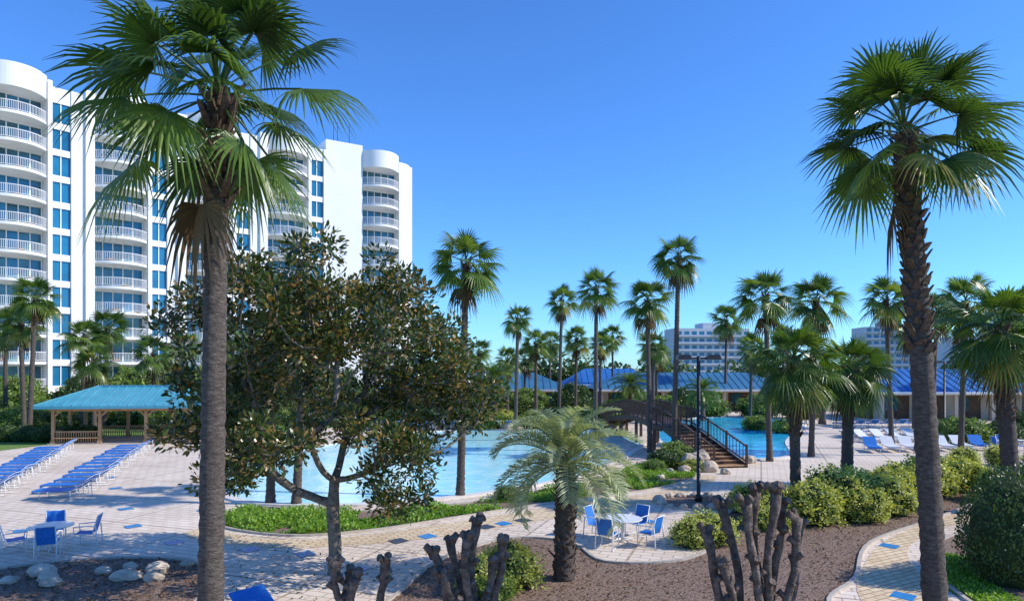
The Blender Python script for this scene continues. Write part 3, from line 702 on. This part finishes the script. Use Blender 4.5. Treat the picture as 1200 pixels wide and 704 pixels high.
# ------------------------------------------------------------ bridge
def bridge():
    e=empty('footbridge'); mb=MB()
    A=Vector((8.9,61,0));B=Vector((10.4,43,0)); C=Vector((11.9,37.2,0))
    w=1.0; sd=Vector((B-A).normalized().cross(UP))*w
    n=16
    def zz(t): return .75+1.25*math.sin(math.pi*min(1,t*1.15)/1.5)
    P=[A.lerp(B,i/n)+UP*zz(i/n) for i in range(n+1)]
    for i in range(n):
        a,b=P[i],P[i+1]
        mb.hexa([a-sd-UP*.15,a+sd-UP*.15,b+sd-UP*.15,b-sd-UP*.15,a-sd,a+sd,b+sd,b-sd],0)
        for s in (-1,1):
            o=sd*s
            mb.beam(a+o+UP*1.08,b+o+UP*1.08,.1,.06); mb.beam(a+o+UP*.2,b+o+UP*.2,.06,.06); mb.beam(a+o-UP*.2,b+o-UP*.2,.1,.34)
            mb.beam(a+o-UP*.3,a+o+UP*1.15,.1,.1)
            for k in range(1,6):
                q=a.lerp(b,k/6)+o; mb.beam(q+UP*.2,q+UP*1.08,.035,.035)
        if i%4==2:
            for s in (-1,1): mb.beam(Vector((*(a+sd*s*.8).xy,-.1)),a+sd*s*.8-UP*.1,.2,.2)
    zt=P[-1].z; ns=11; s2=Vector((C-B).normalized().cross(UP))*w
    for i in range(ns):
        t=i/ns; q=B.lerp(C,t); q2=B.lerp(C,(i+1)/ns); z=zt*(1-(i+1)/(ns+1))
        mb.hexa([q-s2+UP*(z-.06),q+s2+UP*(z-.06),q2+s2+UP*(z-.06),q2-s2+UP*(z-.06),q-s2+UP*z,q+s2+UP*z,q2+s2+UP*z,q2-s2+UP*z],1)
        mb.hexa([q-s2*.97+UP*(z-.0),q+s2*.97+UP*(z),q+s2*.97+UP*(z+.16)-Vector((0,.03,0)),q-s2*.97+UP*(z+.16)-Vector((0,.03,0)),q-s2*.97+UP*z+Vector((0,.03,0)),q+s2*.97+UP*z+Vector((0,.03,0)),q+s2*.97+UP*(z+.16),q-s2*.97+UP*(z+.16)],0)
    Z0=B+UP*zt; Z1=C+UP*.12
    for s in (-1,1):
        o=s2*s
        for h,ww in ((1.05,.1),(.2,.07)): mb.beam(Z0+o+UP*h,Z1+o+UP*h,ww,.07)
        mb.beam(Z0+o-UP*.1,Z1+o-UP*.1,.08,.34)
        for k in range(19):
            q=Z0.lerp(Z1,k/18)+o; big=k%6==0
            mb.beam(q+(UP*-.2 if big else UP*.2),q+UP*(1.15 if big else 1.05),.11 if big else .035,.11 if big else .035)
    obj('bridge_structure',mb.mesh('bridge',['darkwood','wood']),e)
bridge()

def lamp(x,y,H,name='street_lamp'):
    mb=MB(); mb.tube([(0,0,0),(0,0,.25),(0,0,.3),(0,0,H)],[.16,.16,.085,.075],12)
    mb.box(-.6,.6,-.03,.03,H-.12,H-.05)
    for s in (-1,1):
        mb.hexa([(s*.6-.3,-.2,H-.14),(s*.6+.3,-.2,H-.14),(s*.6+.3,.2,H-.14),(s*.6-.3,.2,H-.14),(s*.6-.24,-.15,H+.06),(s*.6+.24,-.15,H+.06),(s*.6+.24,.15,H+.06),(s*.6-.24,.15,H+.06)],0)
        mb.box(s*.6-.22,s*.6+.22,-.14,.14,H-.155,H-.141,1)
    obj(name,mb.mesh('lamp',['blackmetal','tabletop']),None,(x,y,0))
lamp(7.65,28,5.95); lamp(-16.3,56,5.6); lamp(38,60,6)

# ------------------------------------------------------------ furniture
def chaise_mesh(sl):
    mb=MB(); r=.015
    for s in (-.33,.33):
        mb.tube([(-.95,s,.34),(.35,s,.36)],[r,r],6,0); mb.tube([(.35,s,.36),(.98,s,.78)],[r,r],6,0)
        for xx in (-.75,.3,.75): mb.tube([(xx,s,.34 if xx<.5 else .6),(xx+.04,s*1.03,0)],[r,r],6,0)
        mb.tube([(-.75,s,.05),(.78,s,.05)],[.012,.012],6,0)
    for xx,z in ((-.95,.34),(.98,.78)): mb.tube([(xx,-.33,z),(xx,.33,z)],[r,r],6,0)
    pr=[(-.96,.375),(-.5,.365),(0,.365),(.33,.385),(.55,.53),(.78,.68),(1.0,.815)]
    for i in range(len(pr)-1):
        (a,za),(b,zb)=pr[i],pr[i+1]
        mb.hexa([(a,-.345,za-.02),(b,-.345,zb-.02),(b,.345,zb-.02),(a,.345,za-.02),(a,-.345,za+.015),(b,-.345,zb+.015),(b,.345,zb+.015),(a,.345,za+.015)],1)
    mb.hexa([(-.99,-.345,.28),(-.965,-.345,.28),(-.965,.345,.28),(-.99,.345,.28),(-.99,-.345,.39),(-.965,-.345,.39),(-.965,.345,.39),(-.99,.345,.39)],1)
    return mb.mesh('chaise_mesh',['whitepaint',sl])
CH=chaise_mesh('sling'); CW=chaise_mesh('whitesling')
def chaise(x,y,rz,me=None): obj('chaise_lounge',me or CH,None,(x,y,0.0),(0,0,rz+R.uniform(-.08,.08)),(1.12,1.12,1.05))
for i in range(13):
    t=i/12
    chaise(-18.7-6.0*t+R.uniform(-.12,.12),28.6+16.2*t,.12)
    chaise(-22.6-6.6*t+R.uniform(-.12,.12),29.3+14.5*t,.12)
for i in range(12):
    chaise(26+i*1.35,50+i*.3,math.pi/2+.2,CW)
    chaise(27+i*1.35,54.2+i*.3,-math.pi/2+.2,CW)
for i in range(7): chaise(23.5+i*1.3,44.6+.2*i,math.pi/2-.3,CW if i%3 else CH)
for i in range(10): chaise(-11+i*1.2,60+.05*i,-math.pi/2)
for i in range(7): chaise(30+i*1.3,62+.1*i,-math.pi/2)
chaise(-4.7,13.6,2.4)

def chair_mesh():
    mb=MB(); r=.018
    for s in (-.27,.27):
        mb.tube([(s,.26,0),(s,.27,.42),(s,.3,.64),(s,-.18,.66),(s,-.3,.64),(s,-.36,0)],[r]*6,6,0)
        mb.tube([(s*.92,.26,.42),(s*.92,-.2,.40),(s*.92,-.36,.95)],[r]*3,6,0)
        mb.tube([(s,-.36,.02),(s,.26,.02)],[.012]*2,5,0)
    for p in ((.26,.42),(-.36,.95)): mb.tube([(-.25,p[0],p[1]),(.25,p[0],p[1])],[r,r],6,0)
    pr=[(.26,.43),(.05,.40),(-.19,.41),(-.27,.62),(-.35,.94)]
    for i in range(4):
        (a,za),(b,zb)=pr[i],pr[i+1]
        mb.hexa([(-.235,a,za-.01),(.235,a,za-.01),(.235,b,zb-.01),(-.235,b,zb-.01),(-.235,a,za+.01),(.235,a,za+.01),(.235,b,zb+.012),(-.235,b,zb+.012)],1)
    return mb.mesh('chair_mesh',['whitepaint','sling'])
CR=chair_mesh()
def dining(x,y,n,r=.62,off=0):
    mb=MB(); mb.tube([(0,0,.7),(0,0,.715),(0,0,.73),(0,0,.735)],[r-.02,r,r,r-.01],28,0)
    mb.tube([(0,0,.0),(0,0,.7)],[.05,.05],8,1)
    for k in range(4):
        a=k*math.pi/2+.4; mb.tube([(0,0,.12),(.38*math.cos(a),.38*math.sin(a),.03),(.4*math.cos(a),.4*math.sin(a),0)],[.02]*3,6,1); mb.tube([(0,0,.6),(.42*math.cos(a),.42*math.sin(a),.7)],[.015]*2,6,1)
    obj('patio_table',mb.mesh('patio_table',['tabletop','whitepaint']),None,(x,y,0))
    for k in range(n):
        a=off+2*math.pi*k/n; d=r+.32
        obj('patio_chair',CR,None,(x+d*math.cos(a),y+d*math.sin(a),0),(0,0,a+math.pi/2+R.uniform(-.25,.25)))
dining(-13.9,20.6,4,.6,.5); dining(3.5,21.6,4,.62,.9)
for x,y in ((-14,64),(33,45),(40,46)): dining(x,y,4)

# ------------------------------------------------------------ light
az=rad(97)  # clockwise from +Y
el=rad(37)
sdir=Vector((math.sin(az)*math.cos(el),math.cos(az)*math.cos(el),math.sin(el)))
L=bpy.data.lights.new('sun','SUN'); L.energy=5.0; L.angle=rad(.5); L.color=(1,.93,.82)
so=bpy.data.objects.new('sun',L); COL.objects.link(so); so.rotation_euler=sdir.to_track_quat('Z','Y').to_euler(); so.location=(40,0,60)
w=bpy.data.worlds.new('World'); scene.world=w; w.use_nodes=True; nt=w.node_tree
bg=nt.nodes['Background']; sk=nt.nodes.new('ShaderNodeTexSky'); sk.sky_type='NISHITA'; sk.sun_disc=False
sk.sun_elevation=el; sk.sun_rotation=az; sk.air_density=1.0; sk.dust_density=0.1; sk.ozone_density=1.6
mx=nt.nodes.new('ShaderNodeMix'); mx.data_type='RGBA'; mx.blend_type='MULTIPLY'; mx.inputs[0].default_value=1; mx.inputs[7].default_value=(.47,.93,1.62,1)
nt.links.new(sk.outputs[0],mx.inputs[6]); nt.links.new(mx.outputs[2],bg.inputs[0]); bg.inputs[1].default_value=.15
# ------------------------------------------------------------ camera
c=bpy.data.cameras.new('camera'); co=bpy.data.objects.new('camera',c); COL.objects.link(co)
co.location=(0,0,5.5); co.rotation_euler=(rad(90),0,0); c.lens=24; c.sensor_width=36; c.shift_y=.065; c.clip_end=4000; c.clip_start=.1
scene.camera=co
scene.view_settings.view_transform='Standard'; scene.view_settings.look='None'; scene.view_settings.exposure=0
